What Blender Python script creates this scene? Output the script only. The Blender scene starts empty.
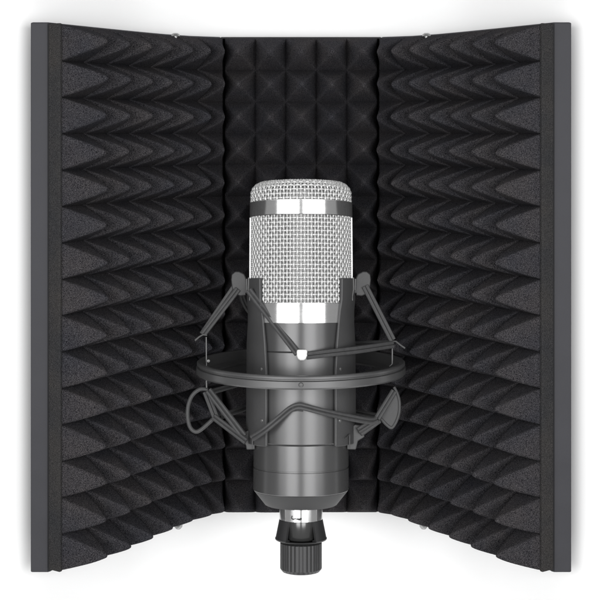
import bpy, math, random
from mathutils import Vector, Matrix
random.seed(7)
PI = math.pi
U = 0.00058            # metres per modelling unit
D = 1203.0             # camera distance in modelling units
CX, CY = 301.0, 130.0  # principal point of the lens, in the 600 px frame
scene = bpy.context.scene
COL = scene.collection

# ------------------------------------------------------------------ materials
def newmat(name):
    m = bpy.data.materials.new(name); m.use_nodes = True
    nt = m.node_tree
    return m, nt, nt.nodes['Principled BSDF']

def plain(name, col, rough, metal=0.0, noise=0.12, nscale=40.0, bump=0.0, bscale=900.0, stretch=None,
          sheen=0.0, spec=0.5, rnoise=0.08, coat=0.0):
    m, nt, b = newmat(name)
    N, L = nt.nodes, nt.links
    tc = N.new('ShaderNodeTexCoord')
    mp = N.new('ShaderNodeMapping')
    if stretch: mp.inputs['Scale'].default_value = stretch
    L.new(tc.outputs['Object'], mp.inputs['Vector'])
    nz = N.new('ShaderNodeTexNoise'); nz.inputs['Scale'].default_value = nscale
    nz.inputs['Detail'].default_value = 5
    L.new(mp.outputs['Vector'], nz.inputs['Vector'])
    cr = N.new('ShaderNodeValToRGB')
    e = cr.color_ramp.elements
    e[0].position, e[1].position = 0.3, 0.7
    e[0].color = tuple(c*(1-noise) for c in col)+(1,)
    e[1].color = tuple(min(1, c*(1+noise)) for c in col)+(1,)
    L.new(nz.outputs['Fac'], cr.inputs['Fac'])
    L.new(cr.outputs['Color'], b.inputs['Base Color'])
    mr = N.new('ShaderNodeMapRange')
    mr.inputs['To Min'].default_value = max(0.02, rough-rnoise)
    mr.inputs['To Max'].default_value = min(1.0, rough+rnoise)
    L.new(nz.outputs['Fac'], mr.inputs['Value'])
    L.new(mr.outputs['Result'], b.inputs['Roughness'])
    b.inputs['Metallic'].default_value = metal
    b.inputs['Specular IOR Level'].default_value = spec
    b.inputs['Sheen Weight'].default_value = sheen
    b.inputs['Coat Weight'].default_value = coat
    if bump:
        n2 = N.new('ShaderNodeTexNoise'); n2.inputs['Scale'].default_value = bscale
        n2.inputs['Detail'].default_value = 2
        L.new(mp.outputs['Vector'], n2.inputs['Vector'])
        bp = N.new('ShaderNodeBump'); bp.inputs['Strength'].default_value = bump
        bp.inputs['Distance'].default_value = 0.0004
        L.new(n2.outputs['Fac'], bp.inputs['Height'])
        L.new(bp.outputs['Normal'], b.inputs['Normal'])
    return m

def foam_material(name, FOAM_LO, FOAM_HI):
    m, nt, b = newmat(name)
    N, L = nt.nodes, nt.links
    tc = N.new('ShaderNodeTexCoord')
    # open cells: fine grain, plus slow variation of the dye
    v = N.new('ShaderNodeTexVoronoi'); v.inputs['Scale'].default_value = 2300
    L.new(tc.outputs['Object'], v.inputs['Vector'])
    n1 = N.new('ShaderNodeTexNoise'); n1.inputs['Scale'].default_value = 2500; n1.inputs['Detail'].default_value = 3
    L.new(tc.outputs['Object'], n1.inputs['Vector'])
    n2 = N.new('ShaderNodeTexNoise'); n2.inputs['Scale'].default_value = 45; n2.inputs['Detail'].default_value = 4
    L.new(tc.outputs['Object'], n2.inputs['Vector'])
    cr = N.new('ShaderNodeValToRGB'); e = cr.color_ramp.elements
    e[0].position, e[0].color = 0.34, FOAM_LO
    e[1].position, e[1].color = 0.70, FOAM_HI
    L.new(n1.outputs['Fac'], cr.inputs['Fac'])
    c2 = N.new('ShaderNodeValToRGB'); e = c2.color_ramp.elements
    e[0].position, e[0].color = 0.3, (0.82, 0.84, 0.90, 1)
    e[1].position, e[1].color = 0.7, (1.10, 1.05, 1.02, 1)
    L.new(n2.outputs['Fac'], c2.inputs['Fac'])
    mx = N.new('ShaderNodeMix'); mx.data_type = 'RGBA'; mx.blend_type = 'MULTIPLY'
    mx.inputs['Factor'].default_value = 1.0
    L.new(cr.outputs['Color'], mx.inputs['A']); L.new(c2.outputs['Color'], mx.inputs['B'])
    L.new(mx.outputs['Result'], b.inputs['Base Color'])
    b.inputs['Roughness'].default_value = 0.95
    b.inputs['Specular IOR Level'].default_value = 0.0
    b.inputs['Sheen Weight'].default_value = 0.0
    b.inputs['Sheen Roughness'].default_value = 0.5
    ad = N.new('ShaderNodeMath'); ad.operation = 'ADD'
    L.new(v.outputs['Distance'], ad.inputs[0]); L.new(n1.outputs['Fac'], ad.inputs[1])
    bp = N.new('ShaderNodeBump'); bp.inputs['Strength'].default_value = 0.75
    bp.inputs['Distance'].default_value = 0.0007
    L.new(ad.outputs['Value'], bp.inputs['Height'])
    L.new(bp.outputs['Normal'], b.inputs['Normal'])
    return m

M = dict(
    tab=plain('dark_tab_plastic', (0.030, 0.030, 0.031), 0.5, noise=0.08, nscale=80, bump=0.15, bscale=1800),
    gap_dark=plain('dark_gap_fill', (0.004, 0.004, 0.004), 0.95, noise=0.1, spec=0.0),  # near-black that stands in for shade in the panel joints
    screw=plain('zinc_screw', (0.30, 0.30, 0.30), 0.35, metal=0.8, noise=0.1),
    foam=foam_material('charcoal_foam', (0.010, 0.010, 0.0124, 1), (0.097, 0.0945, 0.099, 1)),
    foam_cut=foam_material('cut_foam', (0.026, 0.026, 0.0265, 1), (0.074, 0.073, 0.0715, 1)),
    plate=plain('slate_panel', (0.049, 0.049, 0.0545), 0.6, spec=0.15, noise=0.06, nscale=60, bump=0.12, bscale=1500),
    plate_edge=plain('dark_panel_back', (0.012, 0.012, 0.014), 0.6, noise=0.1),
    chrome=plain('polished_chrome', (0.88, 0.88, 0.88), 0.14, metal=0.92, noise=0.02, nscale=90, rnoise=0.03, stretch=(1, 1, 6)),
    mesh=plain('silver_wire', (0.60, 0.60, 0.596), 0.40, metal=0.5, noise=0.05, nscale=300),
    liner=plain('inner_mesh_grey', (0.40, 0.40, 0.40), 0.4, metal=0.7, noise=0.25, nscale=900),
    gun=plain('gunmetal_upper', (0.075, 0.075, 0.076), 0.26, metal=0.4, noise=0.03, nscale=70, rnoise=0.02, stretch=(1, 1, .3)),
    gun_mid=plain('gunmetal_middle', (0.095, 0.095, 0.096), 0.30, metal=0.45, noise=0.03, nscale=70, rnoise=0.02, stretch=(1, 1, .3)),
    gun_low=plain('gunmetal_lower', (0.105, 0.105, 0.106), 0.26, metal=0.5, noise=0.03, nscale=70, rnoise=0.02, stretch=(1, 1, .3)),
    seam=plain('seam_black', (0.03, 0.03, 0.03), 0.6),
    plastic=plain('matte_grey_plastic', (0.053, 0.053, 0.054), 0.5, noise=0.08, nscale=80, bump=0.15, bscale=1800),
    ringm=plain('satin_black_metal', (0.085, 0.085, 0.086), 0.34, metal=0.35, noise=0.08, nscale=80),
    rubber=plain('grey_elastic', (0.049, 0.049, 0.050), 0.6, noise=0.12, nscale=500, bump=0.3, bscale=2500),
    steel=plain('bright_steel', (0.80, 0.80, 0.80), 0.3, metal=0.6, noise=0.03),
    wire=plain('grey_wire', (0.13, 0.13, 0.13), 0.4, metal=0.5, noise=0.05),
    white=plain('white_plastic', (0.80, 0.80, 0.79), 0.4, noise=0.02),
    ink=plain('black_ink', (0.02, 0.02, 0.02), 0.6),
    black=plain('black_connector', (0.028, 0.028, 0.029), 0.38, noise=0.1, spec=0.6),
    knurl=plain('dark_knurled_metal', (0.05, 0.05, 0.051), 0.40, metal=0.6, noise=0.1),
    backdrop=plain('white_backdrop', (0.93, 0.93, 0.93), 0.9, noise=0.006, nscale=6, spec=0.1),
)

# ------------------------------------------------------------------ mesh helper (modelling units)
class MB:
    def __init__(s): s.v = []; s.f = []
    def add(s, pts, faces):
        o = len(s.v); s.v += [Vector(p) for p in pts]
        s.f += [tuple(i+o for i in f) for f in faces]
        return s
    def grid(s, rows, close_u=False, close_v=False):
        """rows: list of equally long point lists"""
        n, k = len(rows), len(rows[0])
        fs = []
        for i in range(n if close_u else n-1):
            for j in range(k if close_v else k-1):
                a, b = i, (i+1) % n; c, d = j, (j+1) % k
                fs.append((a*k+c, a*k+d, b*k+d, b*k+c))
        return s.add([p for r in rows for p in r], fs)
    def lathe(s, prof, seg=96, a0=0.0, a1=None, cap=False):
        """prof: (r, z); a = 0 faces the camera (-y), positive to the right"""
        full = a1 is None
        n = seg if full else seg+1
        rows = []
        for i in range(n):
            a = a0 + (2*PI if full else (a1-a0))*i/seg
            rows.append([Vector((r*math.sin(a), -r*math.cos(a), z)) for r, z in prof])
        s.grid(rows, close_u=full)
        if cap and not full:
            k = len(prof)
            s.add(rows[0], [tuple(range(k))]); s.add(rows[-1], [tuple(reversed(range(k)))])
        return s
    def tube(s, path, r, sides=8, closed=False, flat=1.0, flat_dir=None, taper=None):
        P = [Vector(p) for p in path]; n = len(P)
        T = []
        for i in range(n):
            a = P[(i-1) % n] if (closed or i > 0) else P[i]
            b = P[(i+1) % n] if (closed or i < n-1) else P[i]
            T.append((b-a).normalized())
        rows = []
        ref = Vector(flat_dir) if flat_dir is not None else None
        nrm = None
        for i in range(n):
            if ref is not None:
                nn = (ref - T[i]*ref.dot(T[i])).normalized()
            elif nrm is None:
                q = Vector((0, 0, 1)) if abs(T[i].z) < 0.8 else Vector((1, 0, 0))
                nn = (q - T[i]*q.dot(T[i])).normalized()
            else:
                nn = (nrm - T[i]*nrm.dot(T[i])).normalized()
            nrm = nn
            bb = T[i].cross(nn)
            rr = r*(taper[i] if taper else 1)
            rows.append([P[i] + nn*(math.cos(2*PI*k/sides)*rr*flat) + bb*(math.sin(2*PI*k/sides)*rr) for k in range(sides)])
        s.grid(rows, close_u=closed, close_v=True)
        if not closed:
            s.add(rows[0], [tuple(reversed(range(sides)))]); s.add(rows[-1], [tuple(range(sides))])
        return s
    def box(s, c, h, ax=None):
        c = Vector(c); X, Y, Z = ax or (Vector((1, 0, 0)), Vector((0, 1, 0)), Vector((0, 0, 1)))
        pts = [c + X*(h[0]*i) + Y*(h[1]*j) + Z*(h[2]*k) for i in (-1, 1) for j in (-1, 1) for k in (-1, 1)]
        return s.add(pts, [(0, 1, 3, 2), (4, 6, 7, 5), (0, 4, 5, 1), (2, 3, 7, 6), (0, 2, 6, 4), (1, 5, 7, 3)])
    def extrude_poly(s, pts, off):
        n = len(pts); off = Vector(off)
        P = [Vector(p) for p in pts]
        return s.add(P + [p+off for p in P], [tuple(range(n)), tuple(range(2*n-1, n-1, -1))] +
                     [(i, i+n, (i+1) % n+n, (i+1) % n) for i in range(n)])
    def xf(s, mat):
        s.v = [mat @ p for p in s.v]; return s
    def build(s, name, mat, parent, bevel=0.0, angle=35, segs=2):
        base = WLOC.get(parent, Vector((0, 0, 0)))
        me = bpy.data.meshes.new(name)
        me.from_pydata([(p-base)*U for p in s.v], [], s.f)
        me.materials.append(mat); me.validate(); me.update()
        import bmesh
        bm = bmesh.new(); bm.from_mesh(me)
        bmesh.ops.remove_doubles(bm, verts=bm.verts, dist=1e-7)
        bmesh.ops.recalc_face_normals(bm, faces=bm.faces)
        bm.to_mesh(me); bm.free()
        for p in me.polygons: p.use_smooth = True
        me.set_sharp_from_angle(angle=math.radians(angle))
        o = bpy.data.objects.new(name, me); COL.objects.link(o)
        if parent: o.parent = parent
        WLOC[o] = base
        if bevel:
            b = o.modifiers.new('bevel', 'BEVEL'); b.width = bevel*U; b.segments = segs
            b.limit_method = 'ANGLE'; b.angle_limit = math.radians(40)
        return o
WLOC = {}
def thing(name, label, cat, loc):
    o = bpy.data.objects.new(name, None); COL.objects.link(o)
    o.empty_display_size = 0.02
    o.location = Vector(loc)*U
    o['label'] = label; o['category'] = cat
    WLOC[o] = Vector(loc)
    return o

# ------------------------------------------------------------------ the folding foam shield
ZT, ZB = 91.8, -383.5      # foam top and bottom
PT, PB = 94.4, -387.5      # panel top and bottom
FT, PTH = 17.0, 14.0       # foam base thickness, panel thickness
ROWS = 15
H = 38.5
shield = thing('isolation_shield', 'three-panel folding isolation shield lined with charcoal pyramid acoustic foam, slate grey outer edges',
               'acoustic shield', (0, 10, PB))

def pyr(u, v, k=0.11):
    """height 0..1 of a moulded foam pyramid, u and v in -1..1"""
    a, b = math.sqrt(u*u+0.004), math.sqrt(v*v+0.004)
    m = 0.5*(a+b+math.sqrt((a-b)**2+k*k*0.25))            # soft maximum: rounded ridges
    m = m*1.08                                             # steep cuts reach below the face between the rows
    return 1-m**1.32                                       # bulging flanks, steep towards the valleys

def foam(profile, ncol, sub=24, H=H, ridge=0.11):
    """profile: list of (base point Vector xy, normal xy) at the column joints"""
    mb = MB()
    amp = {}
    for c in range(ncol):
        for r in range(ROWS):
            amp[c, r] = (H*random.uniform(0.965, 1.03), random.uniform(-.035, .035), random.uniform(-.035, .035))
    rows = []
    nz = ROWS*sub
    pz = (ZT-ZB)/ROWS
    for i in range(ncol*sub+1):
        c = min(i//sub, ncol-1); f = (i-c*sub)/sub
        (p0, n0), (p1, n1) = profile[c], profile[c+1]
        p = p0.lerp(p1, f); n = n0.lerp(n1, f).normalized()
        line = []
        for j in range(nz+1):
            r = min(j//sub, ROWS-1); g = (j-r*sub)/sub
            a, du, dv = amp[c, r]
            u, v = 2*f-1, 2*g-1
            u2 = u + du*(1-u*u); v2 = v + dv*(1-v*v)
            h = a*pyr(u2, v2, ridge)
            h += 0.25*math.sin(i*1.7+j*0.9)*0.5*min(1, max(0, h)/6)
            z = ZB + pz*(r+g)
            q = p + n*h
            line.append(Vector((q.x, q.y, z)))
        rows.append(line)
    mb.grid(rows)
    # sides and back of the sheet
    back = []
    for i in range(ncol*sub+1):
        c = min(i//sub, ncol-1); f = (i-c*sub)/sub
        (p0, n0), (p1, n1) = profile[c], profile[c+1]
        p = p0.lerp(p1, f) - n0.lerp(n1, f)*FT
        back.append(p)
    N = ncol*sub
    for i in range(N):
        a, b, = rows[i], rows[i+1]
        qa, qb = back[i], back[i+1]
        mb.add([a[0], b[0], (qb.x, qb.y, ZB), (qa.x, qa.y, ZB)], [(0, 1, 2, 3)])
        mb.add([a[-1], b[-1], (qb.x, qb.y, ZT), (qa.x, qa.y, ZT)], [(3, 2, 1, 0)])
        mb.add([(qa.x, qa.y, ZB), (qb.x, qb.y, ZB), (qb.x, qb.y, ZT), (qa.x, qa.y, ZT)], [(0, 1, 2, 3)])
    for k in (0, N):
        for j in range(nz):
            za, zb = rows[k][j].z, rows[k][j+1].z
            mb.add([rows[k][j], rows[k][j+1], (back[k].x, back[k].y, zb), (back[k].x, back[k].y, za)], [(0, 1, 2, 3)])
    return mb

def plate(outer_profile, t0, t1, slide=None):
    """panel board following the profile between offsets t0 and t1 behind the foam face"""
    mb = MB()
    fr = [p - n*t0 for p, n in outer_profile]; bk = [p - n*t1 for p, n in outer_profile]
    if slide is not None: bk[-1] = bk[-1] + slide       # free end cut at an angle
    loop = fr + bk[::-1]
    pts = [Vector((q.x, q.y, PB)) for q in loop]
    n = len(fr)
    m = len(loop)
    P = pts + [Vector((q.x, q.y, PT)) for q in loop]
    fs = [(i, (i+1) % m, (i+1) % m+m, i+m) for i in range(m)]
    for i in range(n-1):
        a, b, c, d = i, i+1, m-2-i, m-1-i
        fs.append((a, b, c, d)); fs.append((a+m, d+m, c+m, b+m))
    return mb.add(P, fs)

V2 = lambda x, y: Vector((x, y, 0))
# middle panel
HALF = 76.3
pr = [(V2(-HALF + 2*HALF*i/5, 0), V2(0, -1)) for i in range(6)]
S13, C13 = math.sin(math.radians(13)), math.cos(math.radians(13))
mid = plate([(V2(-HALF-.9, 0), V2(S13, -C13)/C13), (V2(HALF+.9, 0), V2(-S13, -C13)/C13)], FT+.4, FT+PTH).build('middle_panel', M['plate_edge'], shield, bevel=1.0)
foam(pr, 5, H=37.0, ridge=0.085).build('foam_sheet', M['foam'], mid, angle=50)

for sx in (-1, 1):
    MB().box((sx*(HALF+.6), (FT+PTH)/2+4, (ZT+ZB)/2-.2), (2.2, (FT+PTH)/2-5, (ZT-ZB)/2+.6)).build('gap_filler', M['gap_dark'], mid)  # black strip added to keep the open panel joint looking like a shaded gap
# wings
WING = []
def wing(side):
    degs = [26, 46, 54, 55.5, 56.5, 57, 57.5]
    lens = [25.5] + [30.4]*6
    pts = [V2(HALF+1.2, 0)]
    for a, l in zip(degs, lens):
        a = math.radians(a)
        pts.append(pts[-1] + V2(l*math.cos(a), -l*math.sin(a)))
    nrm = []
    for i in range(8):
        a0 = degs[max(0, i-1)]; a1 = degs[min(6, i)]
        a = math.radians((a0+a1)/2 if i else 13)
        nrm.append(V2(-math.sin(a), -math.cos(a)))
    prof = list(zip(pts, nrm))
    WING[:] = prof
    # the board runs straighter than the foam and ends flush with it
    bprof = prof
    if side < 0:
        fl = lambda p: V2(-p.x, p.y)
        prof = [(fl(p), fl(n)) for p, n in prof]
    d = V2(math.cos(math.radians(57.5))*side, -math.sin(math.radians(57.5)))
    pl = plate(prof, FT+.5, FT+PTH, d*8.6).build('side_panel', M['plate'], shield, bevel=1.2)
    foam(prof, 7).build('foam_sheet', M['foam'], pl, angle=50)
    # dark strip added for the shade line between board and foam, and the trimmed foam edge, on the free end
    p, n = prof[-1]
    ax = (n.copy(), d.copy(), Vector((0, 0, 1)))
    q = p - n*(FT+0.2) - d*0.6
    MB().box(Vector((q.x, q.y, (PT+PB)/2)), (1.2, 1.0, (PT-PB)/2-1.2), ax).build('gap_shade_strip', M['plate_edge'], pl)
    q = p - n*(FT-1.6)*.5 - n*0.9 + d*0.7
    zt, zb = ZT+1.0, ZB-.2
    MB().box(Vector((q.x, q.y, (zt+zb)/2)), ((FT-3.4)/2, 1.9, (zt-zb)/2), ax).build('foam_edge', M['foam_cut'], pl, bevel=1.2)
    # bright hinge screws at the head and foot of the panel
    for px, py, z, h in ((176, 35, ZT-.4, 3.2), (172, 527, ZB+.6, -5.4)):
        p, n = prof[2]
        q = p + n*(-5.0 if h > 0 else -1.0) + V2(-3*side, 0)
        mb = MB().lathe([(0, h), (2.2, h*.95), (3.8, h*.6), (4.4, 0), (0, 0)], 20)
        mb.lathe([(2.4, 0), (2.4, -h*1.6), (0, -h*1.6)], 12)
        mb.xf(Matrix.Translation((q.x, q.y, z)))
        mb.build('hinge_screw', M['screw'], pl)
    return pl
wing(-1); wing(1)

# ------------------------------------------------------------------ microphone frame of reference
YM = -140.0
TILT = math.radians(8.0)
ZM = (CY-365)/(D/(D+YM))
MO = Vector((0, YM, ZM))
RM = Matrix(((1, 0, 0), (0, math.cos(TILT), math.sin(TILT)), (0, -math.sin(TILT), math.cos(TILT))))
MX = Matrix.Translation(MO) @ RM.to_4x4()
CAM = Vector((0, -D, 0))
MXI = MX.inverted()
def L(x, y, yl=0.0):
    """local point on the plane local-y = yl that the photograph shows at pixel (x, y)"""
    o = MXI @ CAM
    d = RM.transposed() @ Vector(((x-CX)/D, 1.0, (CY-y)/D))
    t = (yl-o.y)/d.y
    return o + d*t
def t(y, yl=0.0): return L(CX, y, yl).z
def rad(px, y): return L(CX+px, y, 0).x     # silhouette half width -> radius
def part(mb, name, mat, parent, **k): return mb.xf(MX).build(name, mat, parent, **k)

mic = thing('studio_microphone', 'large side-address studio microphone with silver wire grille and gunmetal body', 'microphone', MX @ Vector((0, 0, t(577))))

# --- grille
GR = rad(48.6, 255)
zg0, zg1 = t(304), t(212.5, -44)
WN = 90
liner = MB().lathe([(0, zg0), (GR-2.6, zg0), (GR-2.6, zg1+2), (0, zg1+2)], 96)
zb0, zb1 = t(214.2, -46), t(198.7, -46)
# dome profile
RD = rad(49.0, 195)
ztop = t(180.3, -28)
def dome(sv):
    """profile point, outward normal at arc length sv from the band upwards"""
    rc = 9.5
    l1 = ztop-1.0-rc-zb1
    if sv < l1: return RD, zb1+sv, 1, 0
    a = (sv-l1)/rc
    if a < PI/2*0.92:
        return RD-rc+rc*math.cos(a), zb1+l1+rc*math.sin(a), math.cos(a), math.sin(a)
    a0 = PI/2*0.92
    r0, z0 = RD-rc+rc*math.cos(a0), zb1+l1+rc*math.sin(a0)
    q = (sv-l1-rc*a0)
    r = max(0.0, r0-q*math.cos(.045))
    zz = z0 + (ztop-z0)*(1-(r/r0)**2)
    return r, zz, 0.06, 1.0
lp = []
sv = 0
while sv < 90:
    r, z, nr, nz_ = dome(sv); lp.append((max(0, r-2.4*nr), z-2.4*nz_)); sv += 1.5
    if r <= 0.01: break
liner.lathe(lp, 72)
part(liner, 'grille_lining', M['liner'], mic)

wires = MB()
A, WR = 0.78, 0.97
PW = 3.65
nr_ = int((zg1-zg0)/PW)+1
for k in range(nr_):
    z = zg0 + PW*k + 1.0
    path = []
    for i in range(WN*3):
        th = 2*PI*i/(WN*3)
        r = GR + A*math.cos(WN*th/2+PI*k)
        path.append((r*math.sin(th), -r*math.cos(th), z + random.uniform(-.12, .12)))
    wires.tube(path, WR, 6, closed=True)
for j in range(WN):
    th = 2*PI*j/WN + random.uniform(-.004, .004)
    path = []
    m = nr_*3
    for i in range(m+1):
        z = zg0 - .5 + (zg1-zg0+1)*i/m
        r = GR - A*math.cos(PI*((z-zg0-1.0)/PW + j))
        path.append((r*math.sin(th), -r*math.cos(th), z))
    wires.tube(path, WR, 6)
# dome wires
stop = None
k = 0
while True:
    sv = PW*(k+.4)
    r, z, nr, nz_ = dome(sv)
    if r < 23: stop = sv; break
    path = []
    for i in range(WN*3):
        th = 2*PI*i/(WN*3)
        w = A*math.cos(WN*th/2+PI*k)
        rr = r + nr*w
        path.append((rr*math.sin(th), -rr*math.cos(th), z+nz_*w + random.uniform(-.15, .15)))
    wires.tube(path, WR, 6, closed=True)
    k += 1
for j in range(WN):
    th = 2*PI*j/WN + random.uniform(-.006, .006)
    path = []
    m = 34
    for i in range(m+1):
        sv = stop*i/m
        r, z, nr, nz_ = dome(sv)
        w = -A*math.cos(PI*(sv/PW-.4+j))
        rr = r + nr*w
        path.append((rr*math.sin(th), -rr*math.cos(th), z+nz_*w))
    wires.tube(path, WR*.95, 6)
rr0 = 24.5
n = 10
for k in range(-n//2, n//2+1):
    c = k*PW
    if abs(c) >= rr0: continue
    hl = math.sqrt(rr0*rr0-c*c)
    for ax in (0, 1):
        path = []
        for i in range(41):
            q = -hl + 2*hl*i/40
            r = math.hypot(c, q)
            zz = dome_z = ztop - (ztop-(ztop-2.2))*(r/34)**2
            w = (A if ax == 0 else -A)*math.cos(PI*(q/PW+k))
            path.append((q, c, zz+w) if ax == 0 else (c, q, zz+w))
        wires.tube(path, WR, 6)
part(wires, 'wire_grille', M['mesh'], mic, angle=80)

RB = rad(51.3, 207)
part(MB().lathe([(RB-4, zb0), (RB-.6, zb0), (RB, zb0+.6), (RB, zb1-.6), (RB-.6, zb1), (RB-4, zb1)], 128), 'head_band', M['chrome'], mic)
for sx in (-1, 1):
    x = sx*(rad(50.6, 260))
    part(MB().box((x, 0, (zg0+zb0)/2), (.85, 4.0, (zb0-zg0)/2)), 'side_bar', M['steel'], mic, bevel=.4)
zl0, zl1 = t(322), t(302.5)
RL = rad(51.0, 312)
part(MB().lathe([(RL-6, zl0), (RL, zl0), (RL, zl1-.6), (RL-.6, zl1), (RL-6, zl1)], 128), 'lower_band', M['chrome'], mic)
# --- body
R1 = RL-1.1
za, zb_, zc = t(350), t(440), t(492)
part(MB().lathe([(0, zl0), (R1, zl0), (R1, za+.5), (R1-.8, za), (0, za)], 128), 'upper_barrel', M['gun'], mic)
R2 = R1-.2
part(MB().lathe([(0, za-.1), (R2-.8, za-.1), (R2, za-.9), (R2, zb_+1), (R2-1.2, zb_), (0, zb_)], 128), 'middle_barrel', M['gun_mid'], mic)
R3 = rad(47.6, 470)
zgv = t(473, -R3)
zcf = t(497.3, -R3)
R4 = rad(35.5, 509)
zd = t(510.5, -R4)
part(MB().lathe([(0, zb_-.1), (R3-.6, zb_-.1), (R3, zb_-.8), (R3, zgv+.75), (R3-.7, zgv+.5), (R3-.7, zgv-.5), (R3, zgv-.75), (R3, zcf+.7), (R3-.6, zcf), (0, zcf)], 128), 'lower_barrel', M['gun_low'], mic, angle=25)
M['cone'] = plain('satin_gunmetal_cone', (0.058, 0.058, 0.059), 0.6, metal=0.3, noise=0.04, nscale=70, rnoise=0.02)
part(MB().lathe([(0, zcf-.1), (R3-.5, zcf-.1), (R4+.6, zd+.6), (R4-.6, zd), (0, zd)], 128), 'base_cone', M['cone'], mic, angle=25)
# --- threaded base, open locking skirt, knurled plug
R5 = rad(21.6, 516)
ze = t(523, -R5)
collar = part(MB().lathe([(0, zd), (R5-.5, zd), (R5, zd-.5), (R5, ze+.4), (R5-.4, ze), (0, ze)], 96), 'base_collar', M['chrome'], mic)
ink = MB()
def on_collar(x, y):
    xx = (x-CX)/1.16
    rr = R5+.2
    return Vector((xx, -math.sqrt(rr*rr-xx*xx), t(y, -R5)))
for pts, r in (([(292.3, 516.2), (291.8, 517.5), (291.9, 519.0), (293.0, 519.6), (294.4, 519.3), (295.4, 518.8), (296.2, 519.4), (297.2, 518.9)], .42),
               ([(297.2, 518.9), (298.0, 519.3), (299.2, 519.4), (300.6, 519.0), (301.6, 518.8)], .75),
               ([(297.6, 518.6), (298.8, 520.0), (300.2, 520.0)], .45)):
    ink.tube([on_collar(*p) for p in pts], r, 6)
part(ink, 'engraved_mark', M['ink'], collar)
rs0, rs1 = rad(21.7, 523), rad(26.0, 544)
zs0, zs1 = ze+.05, t(544.5, -rs1)
gap = math.radians(36)
sk = MB().lathe([(rs0, zs0), (rs1-.6, zs1+2.2), (rs1, zs1+1.2), (rs1-.6, zs1), (rs1-6, zs1-.6), (rs1-6, zs1+1.6), (rs1-3.2, zs1+2.2), (rs0-3, zs0)], 72, gap, 2*PI-gap, cap=True)
sk.lathe([(rs1-.7, zs1+1.0), (rs1-.2, zs1+.4), (rs1-.8, zs1-.1), (0, zs1-.1), (0, zs1+1.0)], 72)
part(sk, 'locking_skirt', M['black'], mic)
ri = rad(14.6, 533)
M['post'] = plain('connector_metal', (0.16, 0.16, 0.16), 0.2, metal=0.85, noise=0.05)
part(MB().lathe([(0, ze-.05), (ri, ze-.05), (ri, zs1+3.2), (ri-1, zs1+1.3), (0, zs1+1.2)], 64).xf(Matrix.Translation((0, -5.5, 0))), 'connector_post', M['post'], mic)
rk = rad(20.9, 560)
zk0, zk1 = zs1-.2, t(576.5, -rk)
kn = MB()
prof = [(0, zk0), (rk-4, zk0), (rk-2.0, zk0-.8), (rk, zk0-2.6), (rk, zk1+3.0), (rk-2.0, zk1+.6), (rk-4.0, zk1), (0, zk1)]
rows = []
S = 28*4
for i in range(S):
    a = 2*PI*i/S
    rib = (0, .12, .62, .12)[i % 4]
    rows.append([Vector(((r-(rib if 3 <= q <= 4 else 0))*math.sin(a), -(r-(rib if 3 <= q <= 4 else 0))*math.cos(a), z)) for q, (r, z) in enumerate(prof)])
kn.grid(rows, close_u=True)
part(kn, 'knurled_plug', M['knurl'], mic, angle=30)

# ------------------------------------------------------------------ shock mount
RT = math.radians(2.9)
RC = Vector((0, YM, -203.5))
ring_mx = Matrix.Translation(RC) @ Matrix.Rotation(-RT, 4, 'X')
mount = thing('shock_mount', 'dark grey spider shock mount with round ring, clamp jaws and elastic straps around the microphone', 'shock mount', RC + Vector((0, 0, -75)))
ro = 92.0
ring = MB().lathe([(86.5, -.8), (87.5, 0), (90.6, 0), (91.6, -.9), (91.6, -2.6), (90.2, -3.2), (90.2, -4.0), (92.0, -4.6), (92.2, -9.6), (91.0, -11),
                   (85, -11.6), (77, -12), (77, -10.4), (85.2, -9.8), (86.5, -9)], 160)
# close the profile
ring.lathe([(86.5, -9), (86.5, -.8)], 160)
ringo = ring.xf(ring_mx).build('suspension_ring', M['ringm'], mount, angle=28)
fl = MB().lathe([(86.0, -9.9), (64, -15.5), (64, -16.6), (86.0, -11.4)], 60, math.radians(-165), math.radians(-62), cap=True)
fl.xf(ring_mx).build('bracket_plate', M['ringm'], ringo)
fl = MB().lathe([(86.0, -9.9), (66, -13.5), (66, -14.6), (86.0, -11.4)], 60, math.radians(80), math.radians(118), cap=True)
fl.lathe([(86.0, -9.9), (66, -13.5), (66, -14.6), (86.0, -11.4)], 30, math.radians(148), math.radians(175), cap=True)
fl.xf(ring_mx).build('bracket_plate', M['ringm'], ringo)
# screw in the front of the ring
b = MB().lathe([(0, 1.2), (1.4, 1.1), (2.0, .4), (2.0, -1), (0, -1)], 16).xf(Matrix.Translation((0, -92.2, -6.8)) @ Matrix.Rotation(PI/2, 4, 'X'))
b.xf(ring_mx).build('ring_screw', M['ringm'], ringo)

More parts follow.
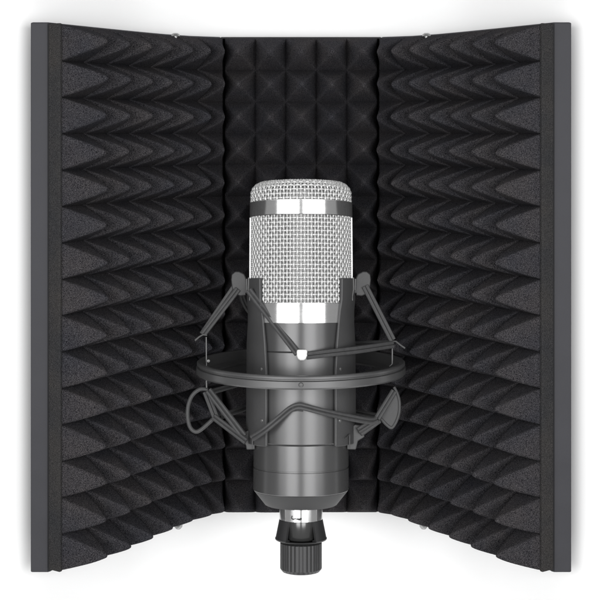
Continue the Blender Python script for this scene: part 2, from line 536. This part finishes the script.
RJ0, RJ1 = R1+1.0, R1+4.0
EDGE = [(278, 41), (282, 41), (300, 40.5), (318, 38.5), (345, 35.5), (372, 34), (400, 34), (446.5, 33.6)]   # inner edge, px from the axis
def jaw(side):
    N_ = 14
    rows_o, rows_i = [], []
    ys = [278, 280, 290, 300, 312, 325, 345, 360, 372, 395, 420, 440, 445, 447]
    for y in ys:
        e = EDGE[-1][1]
        for (ya, ea), (yb2, eb) in zip(EDGE, EDGE[1:]):
            if ya <= y <= yb2: e = ea+(eb-ea)*(y-ya)/(yb2-ya); break
        s = D/(D+YM-30)
        a0 = math.asin(min(.98, e/1.145/RJ1)); a1 = math.radians(128)
        lo, li = [], []
        zz = t(y, -RJ1*math.cos(a0))
        flare = 1.6 if y > 300 and y < 345 else 0
        for k in range(N_+1):
            a = (a0+(a1-a0)*k/N_)
            x, yy = math.sin(a)*side, -math.cos(a)
            wob = flare*max(0, math.sin(a))*-0.6
            lo.append(Vector((x*(RJ1+wob), yy*(RJ1+wob), zz)))
            li.append(Vector((x*RJ0, yy*RJ0, zz)))
        rows_o.append(lo); rows_i.append(li)
    mb = MB().grid(rows_o).grid(rows_i)
    mb.grid([rows_o[0], rows_i[0]]); mb.grid([rows_o[-1], rows_i[-1]])
    mb.grid([[r[0] for r in rows_o], [r[0] for r in rows_i]]); mb.grid([[r[-1] for r in rows_o], [r[-1] for r in rows_i]])
    j = part(mb, 'clamp_jaw', M['plastic'], mount, bevel=.7)
    # hook tab at the top
    X = lambda px: CX+side*px
    tab = [(54.5, 279), (57, 274), (62, 271.5), (66, 271.5), (69.5, 274.5), (70, 280), (69, 288), (66, 294), (61, 296), (55, 295.5)]
    mb = MB().extrude_poly([L(X(a), y, -9) for a, y in tab], (0, 7, 0))
    mb.box(L(X(50.5), 286, -6), (5.2, 3.0, 6.5))
    part(mb, 'hook_tab', M['tab'], j, bevel=.8)
    # foot lug at the bottom
    lug = ((46, 433), (52, 430), (57, 432), (57.5, 441), (55, 446), (54.5, 449.5), (46, 449.5)) if side < 0 else \
          ((46, 430), (54, 424.5), (63, 426), (63.5, 437), (57, 441), (55, 449.5), (46, 449.5))
    mb = MB().extrude_poly([L(X(a), y, -16) for a, y in lug], (0, 8, 0))
    part(mb, 'foot_lug', M['plastic'], j, bevel=.7)
    # bright wire clip beside the tab and small one at the foot
    mb = MB().tube([L(X(52.2), 277.5, -15), L(X(52.4), 289, -15), L(X(51.0), 297, -17), L(X(51.2), 300.5, -17)], .75, 8)
    mb.tube([L(X(54.2), 279, -12), L(X(53.8), 290, -12)], .7, 8)
    part(mb, 'wire_clip', M['wire'], j)
    mb = MB().tube([L(X(48.6), 434, -27), L(X(48.6), 449, -27)], .55, 8).tube([L(X(48.6), 434.2, -27), L(X(45), 438, -33)], .5, 8)
    part(mb, 'foot_pin', M['plastic'], j)
    for px, y in ((39.2, 369), (38.4, 420.5)):
        xx = px/1.15
        a = math.asin(xx/RJ1)
        yl = -RJ1*math.cos(a)
        mb = MB().lathe([(0, .9), (1.0, .8), (1.7, .2), (1.8, -.6), (0, -.6)], 14)
        mb.xf(Matrix.Rotation(a*side, 4, 'Z') @ Matrix.Translation((0, -RJ1, 0)) @ Matrix.Rotation(PI/2, 4, 'X'))
        mb.xf(Matrix.Translation((0, 0, t(y, yl))))
        part(mb, 'jaw_screw', M['wire'], j)
    return j
jl = jaw(-1); jr = jaw(1)

# --- elastic straps
def curve(pts, n=8):
    P = [Vector(p) for p in pts]
    if len(P) == 2: return [P[0].lerp(P[1], i/n) for i in range(n+1)]
    out = []
    for i in range(len(P)-1):
        a, b, c, d = P[max(0, i-1)], P[i], P[i+1], P[min(len(P)-1, i+2)]
        for k in range(n):
            q = k/n
            out.append(.5*((2*b)+(c-a)*q+(2*a-5*b+4*c-d)*q*q+(3*b-a-3*c+d)*q**3))
    out.append(P[-1])
    return out
def twin(path, r):
    '''two round cords lying side by side, as seen from the front'''
    P = [Vector(p) for p in path]
    mb = MB()
    for sg in (-1, 1):
        q = []
        for i, p in enumerate(P):
            d = (P[min(i+1, len(P)-1)] - P[max(i-1, 0)]).normalized()
            w = d.cross(Vector((0, 1, 0)))
            if w.length < .2: w = Vector((0, 0, 1))
            q.append(p + w.normalized()*(sg*r*.62) + Vector((0, sg*.15, 0)))
        mb.tube(q, r*.66, 8)
    return mb
def strap(pts, r=2.3, flat=.62, name='elastic_strap', mat='rubber', n=6, fd=(0, 1, 0)):
    return part(MB().tube(curve(pts, n), r, 10) if flat == 1.0 else twin(curve(pts, n), r), name, M[mat], mount)
straight = lambda a, b, n=6: [Vector(a).lerp(Vector(b), i/n) for i in range(n+1)]
# upper, left: tab to ring post, two strands side by side
part(twin(straight(L(238, 289, -10), L(203.5, 334, -4)), 2.2)
     .tube(straight(L(234.5, 285, -7), L(201.5, 333.5, -2)), 1.8, 10, flat=.6, flat_dir=(0, 1, 0)), 'elastic_strap', M['rubber'], mount)
# upper, front: left clip to the white button on the body, then across to the right post
strap(straight(L(249, 290.5, -27), L(297.5, 353.5, -R2-3.2)), 2.5)
part(twin(curve([L(306.5, 355.8, -R2-3.2), L(330, 353.0, -R2-2), L(360, 349.5, -R2+12), L(393, 344.6, -8)], 6), 2.5), 'elastic_strap', M['rubber'], mount)
strap(straight(L(365, 286, -10), L(392.5, 340, -6)), 2.5)
# straps round the back
strap([L(240, 289, -3), Vector((-44, 30, t(315))), Vector((0, R2+3, t(350))), Vector((44, 34, t(346))), L(391, 343, 0)], 2.2)
# white button
bc = L(302, 354.6, -R2-2.6)
mb = MB().extrude_poly([bc + Vector((x, -2.4, z)) for x, z in ((-4.2, 4.2), (4.2, 4.2), (4.5, 2), (4.4, -1), (3.4, -3.4), (1.6, -4.7), (-1.6, -4.7), (-3.4, -3.4), (-4.4, -1), (-4.5, 2))], (0, 4.5, 0))
part(mb, 'strap_button', M['white'], mount, bevel=1.1)
# posts on the ring (left and right), with their little hooks
mb = MB().tube([L(206.2, 337, -5), L(206.4, 366, -5)], .55, 8).tube([L(195, 340.5, -5), L(199, 337, -5), L(203, 334.6, -5), L(207, 335.2, -5)], .75, 8)
mb.tube([L(206.4, 377, -6), L(206.7, 391, -6)], .7, 8)
part(mb, 'ring_hook', M['wire'], mount)
mb = MB().tube([L(392.3, 346, -5), L(392.3, 364, -5), L(389.5, 366.5, -5)], .6, 8).tube([L(391, 341, -5), L(396, 341.5, -5), L(401, 345.5, -5), L(405, 348.2, -5)], .75, 8)
part(mb, 'ring_hook', M['wire'], mount)
mb = MB().lathe([(0, 1), (1.3, .8), (1.6, -1), (0, -1)], 12).xf(Matrix.Translation(L(208.5, 361, -12)) @ Matrix.Rotation(PI/2, 4, 'X'))
part(mb, 'ring_rivet', M['wire'], mount)
mb = MB().lathe([(0, 1), (1.3, .8), (1.6, -1), (0, -1)], 12).xf(Matrix.Translation(L(401.5, 371, -14)) @ Matrix.Rotation(PI/2, 4, 'X'))
part(mb, 'ring_rivet', M['wire'], mount)
# lower, left: a loop under the ring and two strands down to the foot lug
strap([L(208, 390, -6), L(200.5, 389, -6), L(193, 394.5, -6), L(188.6, 404, -6), L(187.6, 416, -6), L(190, 427, -6), L(195.5, 431.6, -6), L(202, 428.8, -6), L(213.5, 418.5, -6)], 1.75, 1.0, name='elastic_loop')
part(twin(straight(L(206, 391.5, -7), L(216, 418, -8)), 2.5), 'elastic_strap', M['rubber'], mount)
part(twin(straight(L(208.5, 390.5, -9), L(244, 436.5, -22)), 2.6), 'elastic_strap', M['rubber'], mount)
part(twin(straight(L(214, 417, -10), L(246, 441.5, -25)), 2.3), 'elastic_strap', M['rubber'], mount)
# behind: strands running up to the back of the ring
part(twin(straight(L(207, 393, 0), L(262, 377.5, 55)), 1.9), 'elastic_strap', M['rubber'], mount)
part(twin(straight(L(222, 416, -4), L(262, 402, 50)), 2.1), 'elastic_strap', M['rubber'], mount)
# lower front: foot pin up to the front of the body and over to the right loop
strap([L(252, 438, -37), L(264, 430.5, -R2-1), L(280, 417.5, -R2-4), L(290, 409.3, -R2-5.5), L(298, 406.2, -R2-6), L(306, 407.4, -R2-6), L(322, 411.5, -R2-4.5), L(345, 416.5, -R2+8), L(370, 421.0, -20), L(377, 419.5, -16)], 2.3)
part(MB().tube([L(292.5, 408.6, -R2-4.2), L(298, 407.8, -R2-4.2), L(303.5, 408.6, -R2-4.2)], 2.6, 10), 'strap_keeper', M['plastic'], mount)
# right loop with its web, and the strand back to the right foot lug
loop = [(394, 387), (397.5, 394), (399.4, 402), (399.2, 412), (396.5, 421), (392, 427.5), (387, 425), (381, 418.5)]
web = MB().extrude_poly([L(x, y, -8) for x, y in [(393, 392)] + loop[1:]], (0, 1.2, 0))
lo = strap([L(x, y, -8) for x, y in loop], 1.3, 1.0, name='elastic_loop', mat='rubber')
part(web, 'loop_web', M['rubber'], lo)
part(twin(straight(L(394, 391, -9), L(377, 418.5, -15)), 2.3), 'elastic_strap', M['rubber'], mount)
part(twin(straight(L(377, 419, -14), L(358, 431, -21)), 2.3)
     .tube(straight(L(380, 421, -12), L(361, 434.5, -19)), 1.8, 10, flat=.6, flat_dir=(0, 1, 0)), 'elastic_strap', M['rubber'], mount)
part(twin(straight(L(381, 417, -4), L(340, 408, 45)), 2.0), 'elastic_strap', M['rubber'], mount)

# ------------------------------------------------------------------ white studio backdrop close behind the shield
# (a white sheet bent behind the panels to give them a narrow soft shadow, then runs out flat to both sides)
GAP = 15.0
def bay():
    p = [V2(0, FT+PTH+GAP), V2(HALF, FT+PTH+GAP)]
    for k in (2, 3, 5, 7):
        q, n = WING[k]; p.append(q - n*(FT+PTH+GAP))
    e = p[-1]
    p += [e + V2(6, -10), e + V2(30, -15), e + V2(90, -16), e + V2(220, -16)]
    fine = []
    for a, b in zip(p, p[1:]):
        m = max(1, int((b-a).length/4))
        fine += [a.lerp(b, i/m) for i in range(m)]
    fine.append(p[-1])
    for _ in range(60):                       # smooth the bend so the sheet lights without streaks
        new = fine[:]
        for i in range(1, len(fine)-1): new[i] = fine[i]*.5 + (fine[i-1]+fine[i+1])*.25
        new[0] = Vector((0, new[1].y, 0)); fine = new
    return fine + [e + V2(700, -12), e + V2(1500, -6), e + V2(2400, 0)]
half = bay()
path = [V2(-q.x, q.y) for q in half[:0:-1]] + half
bd = MB()
zs = [-2300, -900, PB-300, PB, PT, PT+300, 900, 2300]
bd.grid([[Vector((q.x, q.y, z)) for z in zs] for q in path])
bd.grid([[Vector((q.x, q.y+6, z)) for z in zs] for q in path])
bo = bd.build('backdrop', M['backdrop'], None)
bo['kind'] = 'structure'

# ------------------------------------------------------------------ studio softboxes and added fill lamps
def softbox(name, loc, target, w, h, power, col=(1, 1, 1)):
    ld = bpy.data.lights.new(name, 'AREA'); ld.shape = 'RECTANGLE'
    ld.size, ld.size_y = w*U, h*U; ld.energy = power; ld.color = col
    o = bpy.data.objects.new(name, ld); COL.objects.link(o)
    o.location = Vector(loc)*U
    d = (Vector(target)-Vector(loc)).normalized()
    o.rotation_euler = d.to_track_quat('-Z', 'Y').to_euler()
    return o
TG = (0, -120, -150)
def pos(az, el, dist):
    a, e = math.radians(az), math.radians(el)
    return Vector(TG) + Vector((math.sin(a)*math.cos(e), -math.cos(a)*math.cos(e), math.sin(e)))*dist
def lamp(name, az, el, dist, w, h, radiance):
    return softbox(name, pos(az, el, dist), TG, w, h, PI*radiance*w*U*h*U)
for a in (20, -20): lamp('main_softbox', a, 8, 1500, 720, 600, 5.6)
for a in (20, -20): lamp('low_fill', a, -9.5, 1500, 720, 300, 3.2)  # added below the main boxes so collar and lower barrel reflect white
for a in (44, -44): lamp('side_softbox', a, 6, 1500, 480, 800, 2.2)
softbox('backdrop_fill', (0, -150, -830), (0, 40, -450), 620, 120, PI*2.5*620*120*U*U)  # added lamp that whitens the sheet below the shield

world = bpy.data.worlds.new('World'); scene.world = world
world.use_nodes = True
bg = world.node_tree.nodes['Background']
bg.inputs['Color'].default_value = (1, 1, 1, 1)
bg.inputs['Strength'].default_value = 0.17

# ------------------------------------------------------------------ camera
cd = bpy.data.cameras.new('camera'); co = bpy.data.objects.new('camera', cd); COL.objects.link(co)
co.location = CAM*U
co.rotation_euler = (PI/2, 0, 0)
cd.sensor_width = 36; cd.lens = 36*D/600
cd.shift_x = (300-CX)/600
cd.shift_y = -(300-CY)/600
cd.clip_start = 0.01; cd.clip_end = 100
scene.camera = co
scene.view_settings.view_transform = 'Standard'
scene.view_settings.look = 'None'
scene.view_settings.exposure = 0.36
scene.view_settings.gamma = 1
scene.cycles.max_bounces = 8
